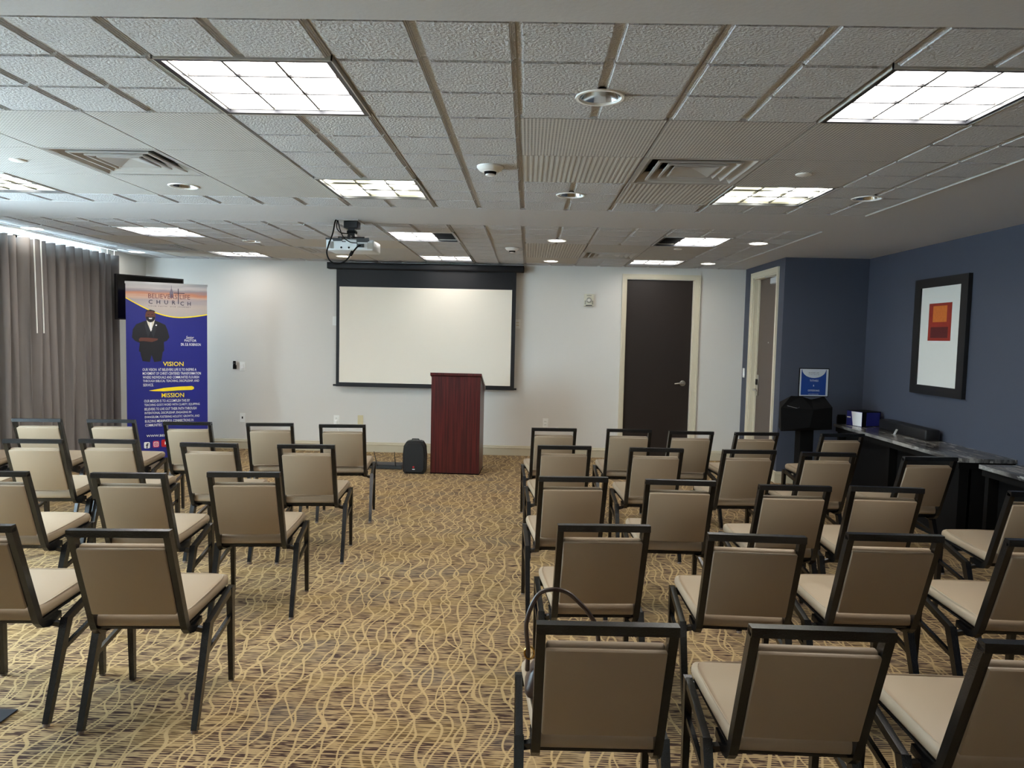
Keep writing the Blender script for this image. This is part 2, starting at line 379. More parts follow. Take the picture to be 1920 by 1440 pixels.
MB().tube([(lx-.01, ly, .935), (lx-.06, ly, .935)], .013).tube([(lx-.055, ly, .935), (lx-.06, ly-.05, .937), (lx-.056, ly-.13, .932)], [.011, .009, .007]).build('door_handle', 'chrome', door, True)
MB().lathe([(.008, 0), (.008, .006)], n=12, cap0=True, cap1=True).xf(Matrix.Translation((lx, 8.36, 1.5)) @ Matrix.Rotation(-PI/2, 4, 'Y')).build('peephole', 'satin', door)
cl = rbox(.06, .23, .065, .006); cl.xf(Matrix.Translation((lx-.032, 8.10, 2.19)))
cl.box(lx-.05, lx-.035, 8.06, 8.10, 2.22, 2.235)
closer = cl.build('door_closer', 'projector', door, True)
MB().sweep([(lx-.04, 8.09, 2.232), (lx-.10, 8.26, 2.235)], (.022, .008), Vector((1, 0, 0))).sweep([(lx-.10, 8.26, 2.24), (lx-.03, 8.42, 2.243)], (.022, .008), Vector((1, 0, 0))).build('closer_arm', 'satin', door)

# ------------------------------------------------------------------ the ceiling
GX, GY, FT = -.0567, 2.127, .3048
def cx(c): return GX+c*FT
def ry(r): return GY+r*FT
F1a, F1b, F2a = ry(0), ry(10), ry(12.45)
XE = 2.345
ceil = MB().box(XL, XR, YF, F1a, HC, HC+.05).box(XL, XR, F1b, F2a, HC, HC+.05).box(XE, XR, F1a, F1b, HC, HC+.05).box(XE, XR, F2a, YB, HC, HC+.05)
ceil.box(XL-.15, XR+.15, YF-.15, YB+.15, HC+.16, HC+.20)
ceiling = struct('ceiling', ceil, 'gypsum')
# white angle trim around the two tile fields
an = MB()
for y0, y1 in ((F1a, F1b), (F2a, YB)):
    an.box(XE-.022, XE, y0, y1, HC+.010, HC+.013).box(XE-.004, XE, y0, y1, HC-.006, HC+.013)
    an.box(XL, XE, y0, y0+.022, HC+.010, HC+.013).box(XL, XE, y1-.022, y1, HC+.010, HC+.013).box(XL, XL+.022, y0, y1, HC+.010, HC+.013)
an.build('angle_trim', 'runner', ceiling)
def rows_of(f): return [(0, 1), (1, 3), (3, 5), (5, 7), (7, 9), (9, 10)] if f == 1 else [(12.45, 14), (14, 16), (16, 18), (18, 20), (20, 22), (22, 22.877)]
cols = [(-15.72, -14)]+[(c, c+2) for c in range(-14, 6, 2)]+[(6, 7.88)]
skip = {}
for c in (-12, -4, 4):
    for r in (1, 7, 14, 20): skip[(c, r)] = 'light'
for c, r in ((-8, 5), (2, 5), (2, 18), (-8, 18), (-14, 18)): skip[(c, r)] = 'vent'
flatm = {(0, 3): 'perf', (0, 5): 'ribbed', (2, 3): 'perf', (4, 3): 'perf', (4, 5): 'perf', (2, 7): 'ribbed', (-6, 3): 'perf', (-8, 3): 'perf', (-10, 3): 'perf',
         (-6, 5): 'perf', (-10, 5): 'perf', (-6, 7): 'perf', (-8, 7): 'perf', (-10, 7): 'perf', (-12, 5): 'perf', (-12, 3): 'perf',
         (0, 16): 'ribbed', (0, 18): 'ribbed', (0, 20): 'flat', (2, 16): 'perf', (4, 16): 'perf', (4, 18): 'perf', (-6, 16): 'flat', (-6, 18): 'perf', (-6, 20): 'perf', (-8, 16): 'flat',
         (-8, 20): 'flat', (-10, 18): 'flat', (-10, 20): 'flat', (-12, 18): 'perf', (-14, 16): 'flat', (-14, 20): 'flat'}
holes = {(-8, 7), (0, 1), (0, 7), (6, 7), (0, 14), (0, 20), (6, 14), (6, 20), (-8, 20), (-10, 16), (-15.72, 20), (-15.72, 14)}
hole_at = {(-8, 7): (-6.98, 7.98), (0, 1): (1.0, 2.1), (0, 7): (1.0, 8.2), (6, 7): (6.98, 8.0), (0, 14): (1.0, 15.2), (0, 20): (1.0, 21.1), (6, 14): (7.0, 14.98), (6, 20): (6.97, 20.9),
           (-8, 20): (-6.95, 20.8), (-10, 16): (-8.95, 16.8), (-15.72, 20): (-14.9, 20.7), (-15.72, 14): (-14.8, 14.7)}
HR = .082
def pad_mesh(w, d, hole):
    """four raised pads with stepped edges on one board; scored at one-foot lines"""
    mb = MB(); g = .0145
    xs = [0] + ([w-FT] if abs(w-2*FT) > .02 and w > FT*1.05 and hole != 'R' else ([FT] if w > FT*1.05 else [])) + [w]
    ys = [0] + ([FT] if abs(d-2*FT) < .02 else ([d-FT] if d > FT*1.05 else [])) + [d]
    mb.box(.003, w-.003, .003, d-.003, .013, .022)
    for a, b in zip(xs, xs[1:]):
        for c, e in zip(ys, ys[1:]):
            rings = []
            for ins, z in ((g*.62, .016), (g*.66, .010), (g*.95, .010), (g*.99, .005), (g*1.28, .005), (g*1.36, .0)):
                rings += [(a+ins, c+ins*.55, z), (b-ins, c+ins*.55, z), (b-ins, e-ins*.55, z), (a+ins, e-ins*.55, z)]
            fs = [(20, 21, 22, 23), (3, 2, 1, 0)]
            for i in range(5):
                for k in range(4): fs.append((i*4+k, i*4+(k+1) % 4, i*4+4+(k+1) % 4, i*4+4+k))
            mb.add(rings, fs)
    return mb.mesh('tile', 'pad')
cache = {}
for f in (1, 2):
    for (r0, r1) in rows_of(f):
        for (c0, c1) in cols:
            key = (c0, int(r0))
            if key in skip: continue
            w = (c1-c0)*FT; d = (r1-r0)*FT; fm = flatm.get(key) or ('flat' if r0 == 22 and False else None)
            hl = hole_at.get(key)
            ck = (round(w, 3), round(d, 3), fm) if hl is None else None
            if ck in cache: me = cache[ck]
            else:
                if fm: me = MB().box(.004, w-.004, .003, d-.003, .001, .016).mesh('tile', fm)
                else: me = pad_mesh(w, d, 'R' if c0 == 6 else '')
                if ck: cache[ck] = me
                else:
                    hx, hy = (hl[0]-c0)*FT, (hl[1]-r0)*FT
                    me = cut(me, MB().lathe([(HR, -.05), (HR, .08)], (hx, hy, 0), 24, cap0=True, cap1=True))
            o = link('ceiling_tile', me, ceiling); o.location = (cx(c0), ry(r0), HC)
runner_x = []
for f in (1, 2):
    ya, yb = (F1a, F1b) if f == 1 else (F2a, YB)
    for c in range(-14, 8, 2):
        MB().box(cx(c)-.011, cx(c)+.011, ya+.02, yb, HC+.021, HC+.024).box(cx(c)-.002, cx(c)+.002, ya+.02, yb, HC+.024, HC+.05).build('grid_runner', 'runner', ceiling)
    for (r0, r1) in rows_of(f)[1:]:
        MB().box(XL, XE, ry(r0)-.011, ry(r0)+.011, HC+.0215, HC+.0245).build('grid_runner', 'runner', ceiling)

# ------------------------------------------------------------------ ceiling lights
def troffer(c, r, label, dark=None, warm=False, dim=False):
    t = thing('ceiling_light', label, 'ceiling light', (cx(c)+FT, ry(r)+FT, HC)); a = FT-.002
    f = MB()      # mitred dark frame
    for k in range(4):
        q = [(-a+.005, -a+.005), (a-.005, -a+.005), (a-.024, -a+.024), (-a+.024, -a+.024)]
        mb = MB().add([(x, y, z) for z in (-.002, .016) for x, y in q], [(0, 1, 2, 3), (7, 6, 5, 4), (0, 1, 5, 4), (1, 2, 6, 5), (2, 3, 7, 6), (3, 0, 4, 7)])
        mb.xf(Matrix.Rotation(k*PI/2, 4, 'Z')); f.add(mb.v, mb.f)
    f.build('frame', 'frame_dark', t)
    fl = MB()
    for (x0, x1, y0, y1) in ((-a, a, -a, -a+.005), (-a, a, a-.005, a), (-a, -a+.005, -a, a), (a-.005, a, -a, a)): fl.box(x0, x1, y0, y1, -.0035, .018)
    fl.build('flange', 'runner', t)
    hb = MB(); i = a-.024
    for (x0, x1, y0, y1) in ((-i, -i+.004, -i, i), (i-.004, i, -i, i), (-i, i, -i, -i+.004), (-i, i, i-.004, i)): hb.box(x0, x1, y0, y1, .012, .06)
    hb.box(-i, i, -i, i, .06, .064); hb.build('housing', 'runner', t)
    s = 2*i/3
    for p in range(3):
        for q in range(3):
            isd = dark is not None and p in dark
            mm = 'lens_dark' if isd else ('lamp_warm' if warm else ('lamp_dim' if dim else 'lamp'))
            MB().box(-i+p*s+.0055, -i+p*s+s-.0055, -i+q*s+.0055, -i+q*s+s-.0055, .022 if not isd else .035, .026 if not isd else .039).build('lens', mm, t)
    bl = MB()
    for p in (1, 2):
        bl.box(-i+p*s-.0045, -i+p*s+.0045, -i, i, .014, .03).box(-i, i, -i+p*s-.0045, -i+p*s+.0045, .014, .03)
    if dark is not None:
        for p in dark:
            for k in range(1, 9): bl.box(-i+p*s+.004, -i+p*s+s-.004, -i+k*2*i/9-.001, -i+k*2*i/9+.001, .012, .034)
    bl.build('louver', 'lens_dark', t)
    return t
troffer(-4, 1, 'large lit square ceiling light nearest the camera, left of the centre line')
troffer(4, 1, 'large lit square ceiling light at the upper right, nearest the camera')
troffer(-12, 1, 'lit square ceiling light over the window side, outside the left edge of view')
troffer(-12, 7, 'yellowish lit ceiling light cut by the left edge of the photo', warm=True)
troffer(-4, 7, 'yellowish lit ceiling light just in front of the projector', warm=True)
troffer(4, 7, 'yellowish lit ceiling light beyond the large light at the right', warm=True)
troffer(-12, 14, 'lit ceiling light beyond the plain band, closest to the curtain')
troffer(-4, 14, 'part-dark ceiling light right of the projector, right third unlit', dark=(2,))
troffer(4, 14, 'part-dark ceiling light near the right doors, left third unlit', dark=(0,))
troffer(-12, 20, 'lit ceiling light close to the rear wall, left of the projector', dim=True)
troffer(-4, 20, 'lit ceiling light directly above the projection screen', dim=True)
troffer(4, 20, 'lit ceiling light directly in front of the dark door', dim=True)
def troffer_back(x, y, label):
    t = troffer(0, 0, label, dim=True); t.location = (x, y, HC-.028)
for x in (-3.4, -.9, 1.5):
    for y in (-1.6,):
        troffer_back(x, y, 'surface ceiling light behind the camera, %s' % {-3.4: 'window side', -.9: 'middle', 1.5: 'wall side'}[x])

def downlight(c, r, label, lit):
    t = thing('downlight', label, 'downlight', (cx(c), ry(r), HC))
    MB().lathe([(HR-.006, .004), (HR-.002, -.004), (HR+.008, -.004), (HR+.011, .0005), (HR-.006, .0006)], n=32).build('trim_ring', 'white', t, True)
    MB().lathe([(HR-.004, .002), (HR-.012, .03), (.055, .09), (.045, .10)], n=32, cap1=True).build('reflector', 'chrome', t, True)
    if lit: MB().lathe([(HR-.010, .008), (HR-.012, .012)], n=32, cap0=True, cap1=True).build('lamp', 'down', t)
    else: MB().lathe([(.02, .045), (.034, .055), (.036, .09)], n=20, cap0=True).build('lamp', 'white', t, True)
lab = {(0, 1): ('unlit chrome downlight nearest the camera, right of centre', 0), (0, 7): ('unlit chrome downlight in front of the plain ceiling band, right of centre', 0),
       (-8, 7): ('unlit chrome downlight beside the left ceiling vent', 0), (6, 7): ('unlit chrome downlight furthest to the right, by the tile edge', 0),
       (0, 14): ('lit round downlight beyond the band, right of the smoke detector', 1), (0, 20): ('lit round downlight by the right end of the screen casing', 1),
       (6, 14): ('lit round downlight in front of the navy corner', 1), (6, 20): ('lit round downlight between dark door and passage door', 1),
       (-8, 20): ('lit round downlight seen under the projector', 1), (-10, 16): ('small unlit downlight left of the projector', 0),
       (-15.72, 20): ('lit round downlight near the rear left corner', 1), (-15.72, 14): ('lit round downlight above the curtain', 1)}
for k, (l, lit) in lab.items(): downlight(hole_at[k][0], hole_at[k][1], l, lit)

def vent(c, r, label):
    t = thing('ceiling_vent', label, 'vent', (cx(c)+FT, ry(r)+FT, HC)); a = FT-.003
    k = math.sqrt(2)
    def ring(pr): return MB().lathe([(p*k, z) for p, z in pr], n=4, ph=PI/4)
    ring([(a, .0), (a, .012), (a-.018, .012), (a-.018, .001), (a, 0)]).build('frame', 'satin_w', t)
    MB().box(-a+.018, a-.018, -a+.018, a-.018, .095, .10).build('duct_plate', 'mattblack', t)
    for q in (a-.018, a-.085, a-.145):
        ring([(q, .010 if q < a-.02 else .001), (q, .002), (q-.012, .001), (q-.062, .052), (q-.058, .056), (q-.008, .010)]).build('cone', 'satin_w', t)
    ring([(.115, .010), (.115, .002), (.107, .001), (.001, .024), (.001, .028), (.110, .012)]).build('centre_plate', 'satin_w', t)
    b = MB()
    for s in (-1, 1): b.sweep([(s*.02, 0, .02), (s*.03, 0, .085)], (.006, .006), Vector((0, 1, 0)))
    b.build('bracket', 'satin', t)
M['satin_w'] = mat('vent_enamel', (176, 173, 168), .35)
vent(-8, 5, 'square louvered ceiling vent at the left, near the unlit downlight')
vent(2, 5, 'square louvered ceiling vent right of centre, nearest the camera')
vent(2, 18, 'square louvered ceiling vent in front of the dark door')
vent(-8, 18, 'square louvered ceiling vent partly hidden behind the projector')
vent(-14, 18, 'square louvered ceiling vent near the curtain end')
def smoke(x, y, label):
    t = thing('smoke_detector', label, 'smoke detector', (x, y, HC))
    MB().lathe([(.072, .001), (.072, -.008), (.060, -.022), (.050, -.026)], n=28, cap0=True, cap1=True).build('base', 'white', t, True)
    MB().lathe([(.034, -.026), (.030, -.042)], n=20, cap1=True).build('sensor_slots', 'mattblack', t, True)
    MB().lathe([(.050, -.026), (.044, -.030), (.035, -.0305)], n=24).lathe([(.026, -.042), (.026, -.048), (.02, -.050)], n=20, cap0=True, cap1=True).build('cover', 'white', t, True)
smoke(-.22, 3.89, 'white round smoke detector on the nearer tiles')
smoke(-.18, 7.38, 'white round smoke detector on the far tiles')
for x, y, l in ((-2.79, 3.93, 'small white round sprinkler cover plate left of the left vent'), (1.45, 3.95, 'small white round sprinkler cover plate right of the nearer right vent'), (cx(4.96), ry(16.7), 'small round sprinkler cover plate between the two right rear lights')):
    t = tag(MB().lathe([(.042, .0), (.042, -.004), (.034, -.008)], n=24, cap0=True, cap1=True).build('sprinkler_cover', 'white', None, True), l, 'sprinkler cover'); t.location = (x, y, HC+.001)

# ------------------------------------------------------------------ curtain
def curtain(y0, y1, label, x=XL+.155, pitch=.135, seed=1):
    rnd = random.Random(seed); n = int((y1-y0)/pitch*10); nz = 14; z0, z1 = .03, 2.318
    off = [rnd.uniform(-.35, .35) for _ in range(n//10+3)]; am = [rnd.uniform(.65, 1.25) for _ in range(n//10+3)]
    vs = []; fs = []
    for j in range(nz+1):
        v = j/nz; z = z0+(z1-z0)*v
        for i in range(n+1):
            ph = i/10; k = int(ph); t = ph-k
            a = am[k]*(1-t)+am[k+1]*t; o = off[k]*(1-t)+off[k+1]*t
            dr = .25*math.sin(i*.11+2*v+seed)*(1-v)
            xx = x+(.036+.016*(1-v))*a*math.cos(2*PI*(ph+o*.5*(1-.5*v)+dr))+.012*math.sin(ph*1.7+3*v)
            yy = y0+(y1-y0)*i/n+.012*math.sin(4*PI*ph+1)*a+.02*o*(1-v)
            zz = z+(.006*math.cos(2*PI*ph) if j == nz else 0)
            vs.append((xx, yy, zz))
    for j in range(nz):
        for i in range(n): q = j*(n+1)+i; fs.append((q, q+1, q+n+2, q+n+1))
    root = thing('curtain', label, 'curtain', (0, 0, 0))
    me = MB().add(vs, fs).mesh('curtain', 'curtain', False); me.shade_smooth(); cloth = link('drape', me, root)
    sm = cloth.modifiers.new('thick', 'SOLIDIFY'); sm.thickness = .003
    MB().box(x-.012, x+.012, y0-.1, y1+.02, HC-.022, HC-.001).build('track', 'white', root)
    hk = MB()
    for i in range(int((y1-y0)/pitch)+1): hk.box(x-.003, x+.003, y0+i*pitch-.003, y0+i*pitch+.003, z1-.03, HC-.02)
    hk.build('hooks', 'white', root)['kind'] = 'stuff'
    return root, x
ct, cxx = curtain(4.9, 8.16, 'floor-length grey pleated curtain along the left wall beside the banner')
for y in (6.66, 6.755):
    MB().tube([(cxx+.10, y, 2.31), (cxx+.105, y+.012, 1.44)], .006).tube([(cxx+.02, y, 2.345), (cxx+.10, y, 2.312)], .003).build('wand', 'white', ct, True)

# ------------------------------------------------------------------ projection screen
t = thing('projection_screen', 'pull-down white projection screen with black borders on the rear wall', 'projection screen', (-1.285, 9.0, 0))
a = -1.22; b = 1.22
hs = rbox(2.44, .10, .082, .02, 3).xf(Matrix.Translation((0, -.02, 2.335))); hs.build('casing', 'screen_black', t, True)
MB().box(a+.003, a+.02, -.06, .08, 2.30, 2.375).box(b-.02, b-.003, -.06, .08, 2.30, 2.375).build('wall_bracket', 'mattblack', t)
def wavy(x0, x1, z0, z1, y, nx=30, nz=16, amp=.004):
    vs = []; fs = []
    for j in range(nz+1):
        for i in range(nx+1):
            u, v = i/nx, j/nz
            vs.append((x0+(x1-x0)*u, y+amp*math.sin(6.5*u+3*v)*math.sin(PI*v)+amp*.8*math.sin(14*(u-v)+1)*(1-v)*v*2, z0+(z1-z0)*v))
    for j in range(nz):
        for i in range(nx): q = j*(nx+1)+i; fs.append((q, q+1, q+nx+2, q+nx+1))
    return MB().add(vs, fs)
X0, X1 = -1.107, 1.125
MB().box(X0, X1, -.014, -.010, .86, 2.30).build('backing', 'screen_black', t)
wo = wavy(-1.066, 1.076, .890, 2.08, -.030); o = wo.build('screen_surface', 'screen', t); o.data.shade_smooth()
bd = MB().box(X0, -1.066, -.024, -.013, .865, 2.30).box(1.076, X1, -.024, -.013, .865, 2.30).box(-1.066, 1.076, -.024, -.013, .865, .890).box(-1.066, 1.076, -.024, -.013, 2.08, 2.30)
bd.build('border', 'screen_black', t)
MB().tube([(-1.145, -.014, .852), (1.155, -.014, .852)], .012, 10).box(-1.107, 1.125, -.03, .0, .838, .868).build('bottom_bar', 'screen_black', t, True)
MB().tube([(-.68, -.02, 2.17), (-.67, -.02, 2.168)], .004, 6).build('latch_pin', 'satin', t)

# ------------------------------------------------------------------ podium
PX0, PX1, PY, PT = -1.034, -.494, 7.75, 1.062
t = thing('podium', 'dark mahogany upright podium standing before the projection screen', 'podium', ((PX0+PX1)/2, PY, 0), -.03)
wv = (PX1-PX0)/2-.004
MB().box(-wv, wv, 0, .02, .01, PT).build('front_panel', 'mahogany', t)
MB().prism([(.02, .01), (.46, .01), (.46, PT-.16), (.02, PT)], -wv, -wv+.02, 'x').build('side_panel', 'mahogany', t)
MB().prism([(.02, .01), (.46, .01), (.46, PT-.16), (.02, PT)], wv-.02, wv, 'x').build('side_panel', 'mahogany', t)
MB().box(-wv+.02, wv-.02, .04, .44, .50, .52).build('shelf', 'mahogany', t)
MB().box(-wv+.02, wv-.02, .04, .44, .03, .05).build('shelf', 'mahogany', t)
MB().prism([(-.012, PT+.038), (-.012, PT+.012), (.0, PT+.002), (.02, PT), (.47, PT-.16), (.49, PT-.165), (.49, PT-.135)], -wv-.012, wv+.012, 'x').build('top', 'mahogany', t)
MB().box(-wv-.002, wv+.002, -.003, .46, 0, .012).build('base', 'mattblack', t)

# ------------------------------------------------------------------ loudspeaker, wireless receiver, wall plates
t = thing('loudspeaker', 'black portable loudspeaker on the carpet left of the podium', 'speaker', (-1.20, 7.70, 0))
bm = MB(); w2, h2 = .122, .355
pf = [(-w2, .03), (-w2+.02, .0), (w2-.02, .0), (w2, .03), (w2+.004, .20), (w2-.006, .30), (w2-.035, h2-.008), (w2-.06, h2), (-w2+.06, h2), (-w2+.035, h2-.008), (-w2+.006, .30), (-w2-.004, .20)]
bm.prism(pf, .02, .13); k = len(pf)
bm.add([(x, .13, z) for x, z in pf]+[(x*.6, .22, .03+z*.85) for x, z in pf], [tuple(range(k, 2*k))]+[(i, (i+1) % k, k+(i+1) % k, k+i) for i in range(k)])
bm.build('cabinet', 'blackp', t)
gr = MB(); gp = [(x*.92, .178+(z-.178)*.94) for x, z in pf]
gr.add([(x, .02, z) for x, z in gp]+[(x*.9, .004, .178+(z-.178)*.93) for x, z in gp], [tuple(range(k, 2*k))]+[(i, (i+1) % k, k+(i+1) % k, k+i) for i in range(k)])
M['grille'] = mat('speaker_grille', (16, 17, 19), .6, bump=(500, .8, .002)); 
gr.build('grille', 'grille', t)
MB().lathe([(.011, 0), (.011, .003)], n=16, cap0=True, cap1=True).xf(Matrix.Translation((-.005, .003, .075)) @ Matrix.Rotation(PI/2, 4, 'X')).build('emblem', 'logo_red', t)
MB().box(-.018, .010, .0015, .004, .047, .055).build('emblem_bar', 'print_white', t)
MB().tube([(-.04, .10, h2-.004), (-.035, .10, h2+.012), (.035, .10, h2+.012), (.04, .10, h2-.004)], .007).build('handle', 'blackp', t, True)

t = thing('wireless_receiver', 'flat black wireless microphone receiver with two antennas on the carpet', 'wireless receiver', (-1.56, 7.93, 0))
MB().box(-.17, .19, 0, .20, .006, .05).build('body', 'blackp', t)
MB().box(-.168, .188, -.004, 0, .008, .048).build('front_panel', 'projector_side', t)
for s, x, dx in ((0, -.085, -.035), (1, .12, -.012)):
    MB().tube([(x, .01, .03), (x, -.012, .045), (x+dx, -.012, .20)], [.007, .006, .004]).build('antenna', 'blackp', t, True)

def plate(name, x, z, label, cat, mm='white', kind='blank', yw=YB, w=.07, hgt=.115):
    t = thing(name, label, cat, (x, yw, z))
    rbox(w, .006, hgt, .002).xf(Matrix.Translation((0, -.003, 0))).build('plate', mm, t)
    if kind == 'outlet':
        for s in (-1, 1):
            rbox(.034, .006, .028, .003).xf(Matrix.Translation((0, -.007, s*.021))).build('socket', mm, t)
            MB().box(-.009, -.006, -.0105, -.0095, s*.021-.004, s*.021+.006).box(.006, .009, -.0105, -.0095, s*.021-.004, s*.021+.006).build('slots', 'mattblack', t)
    if kind == 'switch':
        rbox(.033, .008, .066, .002).xf(Matrix.Translation((0, -.008, 0))).build('rocker', mm, t)
    if kind == 'jack':
        MB().box(-.008, .008, -.008, -.005, -.014, .014).build('jack', 'mattblack', t)
    if kind == 'slots':
        MB().box(-.018, .018, -.008, -.005, .012, .02).box(-.018, .018, -.008, -.005, -.02, -.012).build('insert', 'cream', t)
    return t
plate('light_switch', -3.62, 1.055, 'white rocker switch plate on the rear wall right of the banner', 'switch', kind='switch')
plate('phone_jack', -3.62, .40, 'white jack plate low on the rear wall right of the banner', 'wall plate', kind='jack')
outlet_p = plate('power_outlet', -2.414, .40, 'white power outlet low on the wall below the screen, with a plug in it', 'outlet', kind='outlet')
plate('blank_plate', -2.107, .408, 'cream blank wall plate low on the rear wall', 'wall plate', mm='cream')
plate('power_outlet', .245, .425, 'white power outlet right of the podium, just over a chair back', 'outlet', kind='outlet')
plate('screen_control', -.135, 1.665, 'white control plate right of the projection screen', 'wall plate', kind='slots')
plate('screen_control', -2.435, 1.655, 'white control plate peeping out left of the projection screen', 'wall plate', kind='blank')
t = plate('light_switch', 0, 0, 'white switch plate on the navy wall left of the passage door', 'switch', kind='switch')
t.location = (XS, 9.02, 1.12); t.rotation_euler = (0, 0, -PI/2)
t = thing('wall_remote', 'small black remote held in a wall cradle beside the switch plate', 'remote', (-3.715, YB, 1.065))
rbox(.045, .02, .05, .004).xf(Matrix.Translation((0, -.011, -.02))).build('cradle', 'blackp', t)
rbox(.034, .018, .09, .005).xf(Matrix.Translation((.004, -.03, .012))).build('handset', 'mattblack', t)
MB().box(-.012, .012, -.041, -.039, .02, .04).build('display', 'projector_side', t)
t = outlet_p
rbox(.025, .03, .025, .004).xf(Matrix.Translation((0, -.0255, -.02))).build('plug', 'white', t)
MB().tube([(0, -.035, -.03), (.02, -.05, -.08), (.045, -.04, -.17), (.05, -.03, -.32), (.08, -.05, -.388)], .004, 6).build('cable', 'white', t, True)
# strobe
t = thing('alarm_strobe', 'cream fire alarm strobe high on the rear wall left of the dark door', 'fire alarm', (.75, YB, 1.98))
M['cream_w'] = mat('ivory_plastic', (222, 218, 200), .4)
rbox(.125, .03, .155, .006).xf(Matrix.Translation((0, -.015, 0))).build('housing', 'cream_w', t, True)
MB().lathe([(.034, 0), (.034, .006), (.026, .008), (.024, .003)], n=24, cap0=True, cap1=True).xf(Matrix.Translation((0, -.03, .0)) @ Matrix.Rotation(PI/2, 4, 'X')).build('strobe_rim', 'satin', t, True)
MB().lathe([(.022, 0), (.02, .012), (.01, .02)], n=20, cap0=True, cap1=True).xf(Matrix.Translation((0, -.033, .0)) @ Matrix.Rotation(PI/2, 4, 'X')).build('strobe_lens', 'white', t, True)
sl = MB()
for s in (-1, 1):
    for q in range(4): sl.box(s*.045-.008, s*.045+.008, -.032, -.0295, -.05+q*.012, -.045+q*.012)
sl.box(-.03, .03, -.032, -.0295, .055, .06).box(-.04, .04, -.034, -.0295, -.07, -.06)
sl.build('sounder_slots', 'projector_side', t)

# ------------------------------------------------------------------ projector on its ceiling mount
t = thing('projector', 'grey projector hanging from a black ceiling mount with looped cables', 'projector', (-1.43, 5.83, HC))
MB().box(-.13, .07, -.09, .14, -.006, -.001).build('ceiling_plate', 'satin_w', t)
rbox(.115, .10, .055, .006).xf(Matrix.Translation((.0, .0, -.034))).build('mount_head', 'blackp', t)
MB().box(-.028, .028, -.028, .028, -.125, -.06).build('mount_neck', 'blackp', t)
MB().box(-.034, .034, -.034, .034, -.10, -.08).build('mount_collar', 'mattblack', t)
br = MB().box(-.11, .10, -.012, .012, -.135, -.126).box(-.11, -.10, -.012, .012, -.155, -.126).box(.09, .10, -.012, .012, -.155, -.126)
br.box(-.012, .012, -.10, .14, -.134, -.125).box(-.012, .012, -.10, -.09, -.155, -.125).box(-.012, .012, .13, .14, -.155, -.125)
br.build('bracket', 'blackp', t)
body = rbox(.375, .28, .088, .014, 3).xf(Matrix.Translation((.01, .02, -.203))); body.build('body', 'projector', t, True)
MB().box(-.165, .155, -.10, .14, -.162, -.152).box(.065, .155, -.124, -.10, -.182, -.150).box(-.12, -.05, -.124, -.10, -.175, -.152).box(-.18, -.14, -.12, -.09, -.165, -.152).box(.135, .165, -.128, -.08, -.175, -.148).build('dark_top', 'projector_side', t)
MB().box(.07, .125, -.135, -.118, -.222, -.195).build('power_plug', 'projector_side', t)
vg = MB()
for k in range(7): vg.box(.15+k*.006, .153+k*.006, -.124, -.119, -.235, -.185)
for k in range(4): vg.box(-.16+k*.012, -.154+k*.012, -.124, -.119, -.235, -.18)
vg.build('vent_slots', 'satin', t)
for x in (-.055, .005): MB().lathe([(.008, 0), (.008, .003)], n=12, cap0=True, cap1=True).xf(Matrix.Translation((x, -.119, -.225)) @ Matrix.Rotation(PI/2, 4, 'X')).build('socket', 'mattblack', t)
MB().box(-.05, -.02, -.1225, -.118, -.182, -.176).build('switch', 'mattblack', t)
MB().lathe([(.036, 0), (.036, .03), (.03, .034), (.028, .02)], n=24, cap0=True, cap1=True).xf(Matrix.Translation((-.10, .16, -.2)) @ Matrix.Rotation(-PI/2, 4, 'X')).build('lens', 'blackp', t, True)
def arc(p, n=10):
    """smooth curve through points"""
    p = [Vector(q) for q in p]; out = []
    for i in range(len(p)-1):
        a, b, c, d = p[max(i-1, 0)], p[i], p[i+1], p[min(i+2, len(p)-1)]
        for k in range(n):
            s = k/n; out.append(.5*((2*b)+(c-a)*s+(2*a-5*b+4*c-d)*s*s+(3*b-a-3*c+d)*s**3))
    return out+[p[-1]]
MB().tube(arc([(-.105, -.06, -.004), (-.11, -.10, -.02), (-.115, -.15, -.12), (-.145, -.17, -.22), (-.155, -.17, -.28), (-.13, -.17, -.335), (-.075, -.17, -.358), (-.01, -.17, -.335), (.035, -.165, -.28), (.08, -.15, -.22), (.10, -.137, -.208)]), .006, 8).build('cable', 'mattblack', t, True)
MB().tube(arc([(-.10, -.06, -.004), (-.085, -.10, -.03), (-.06, -.14, -.09), (-.03, -.15, -.15), (.02, -.14, -.185), (.075, -.13, -.19)]), .004, 8).build('cable', 'mattblack', t, True)
MB().tube(arc([(-.105, -.06, -.01), (-.10, -.09, -.07), (-.07, -.08, -.105), (-.025, -.03, -.105)]), .004, 8).build('cable', 'mattblack', t, True)
MB().lathe([(.011, -.02), (.013, -.012), (.013, .012), (.011, .02)], n=12, cap0=True, cap1=True).xf(Matrix.Translation((.037, -.165, -.275)) @ Matrix.Rotation(.5, 4, 'Y')).build('ferrite', 'mattblack', t, True)

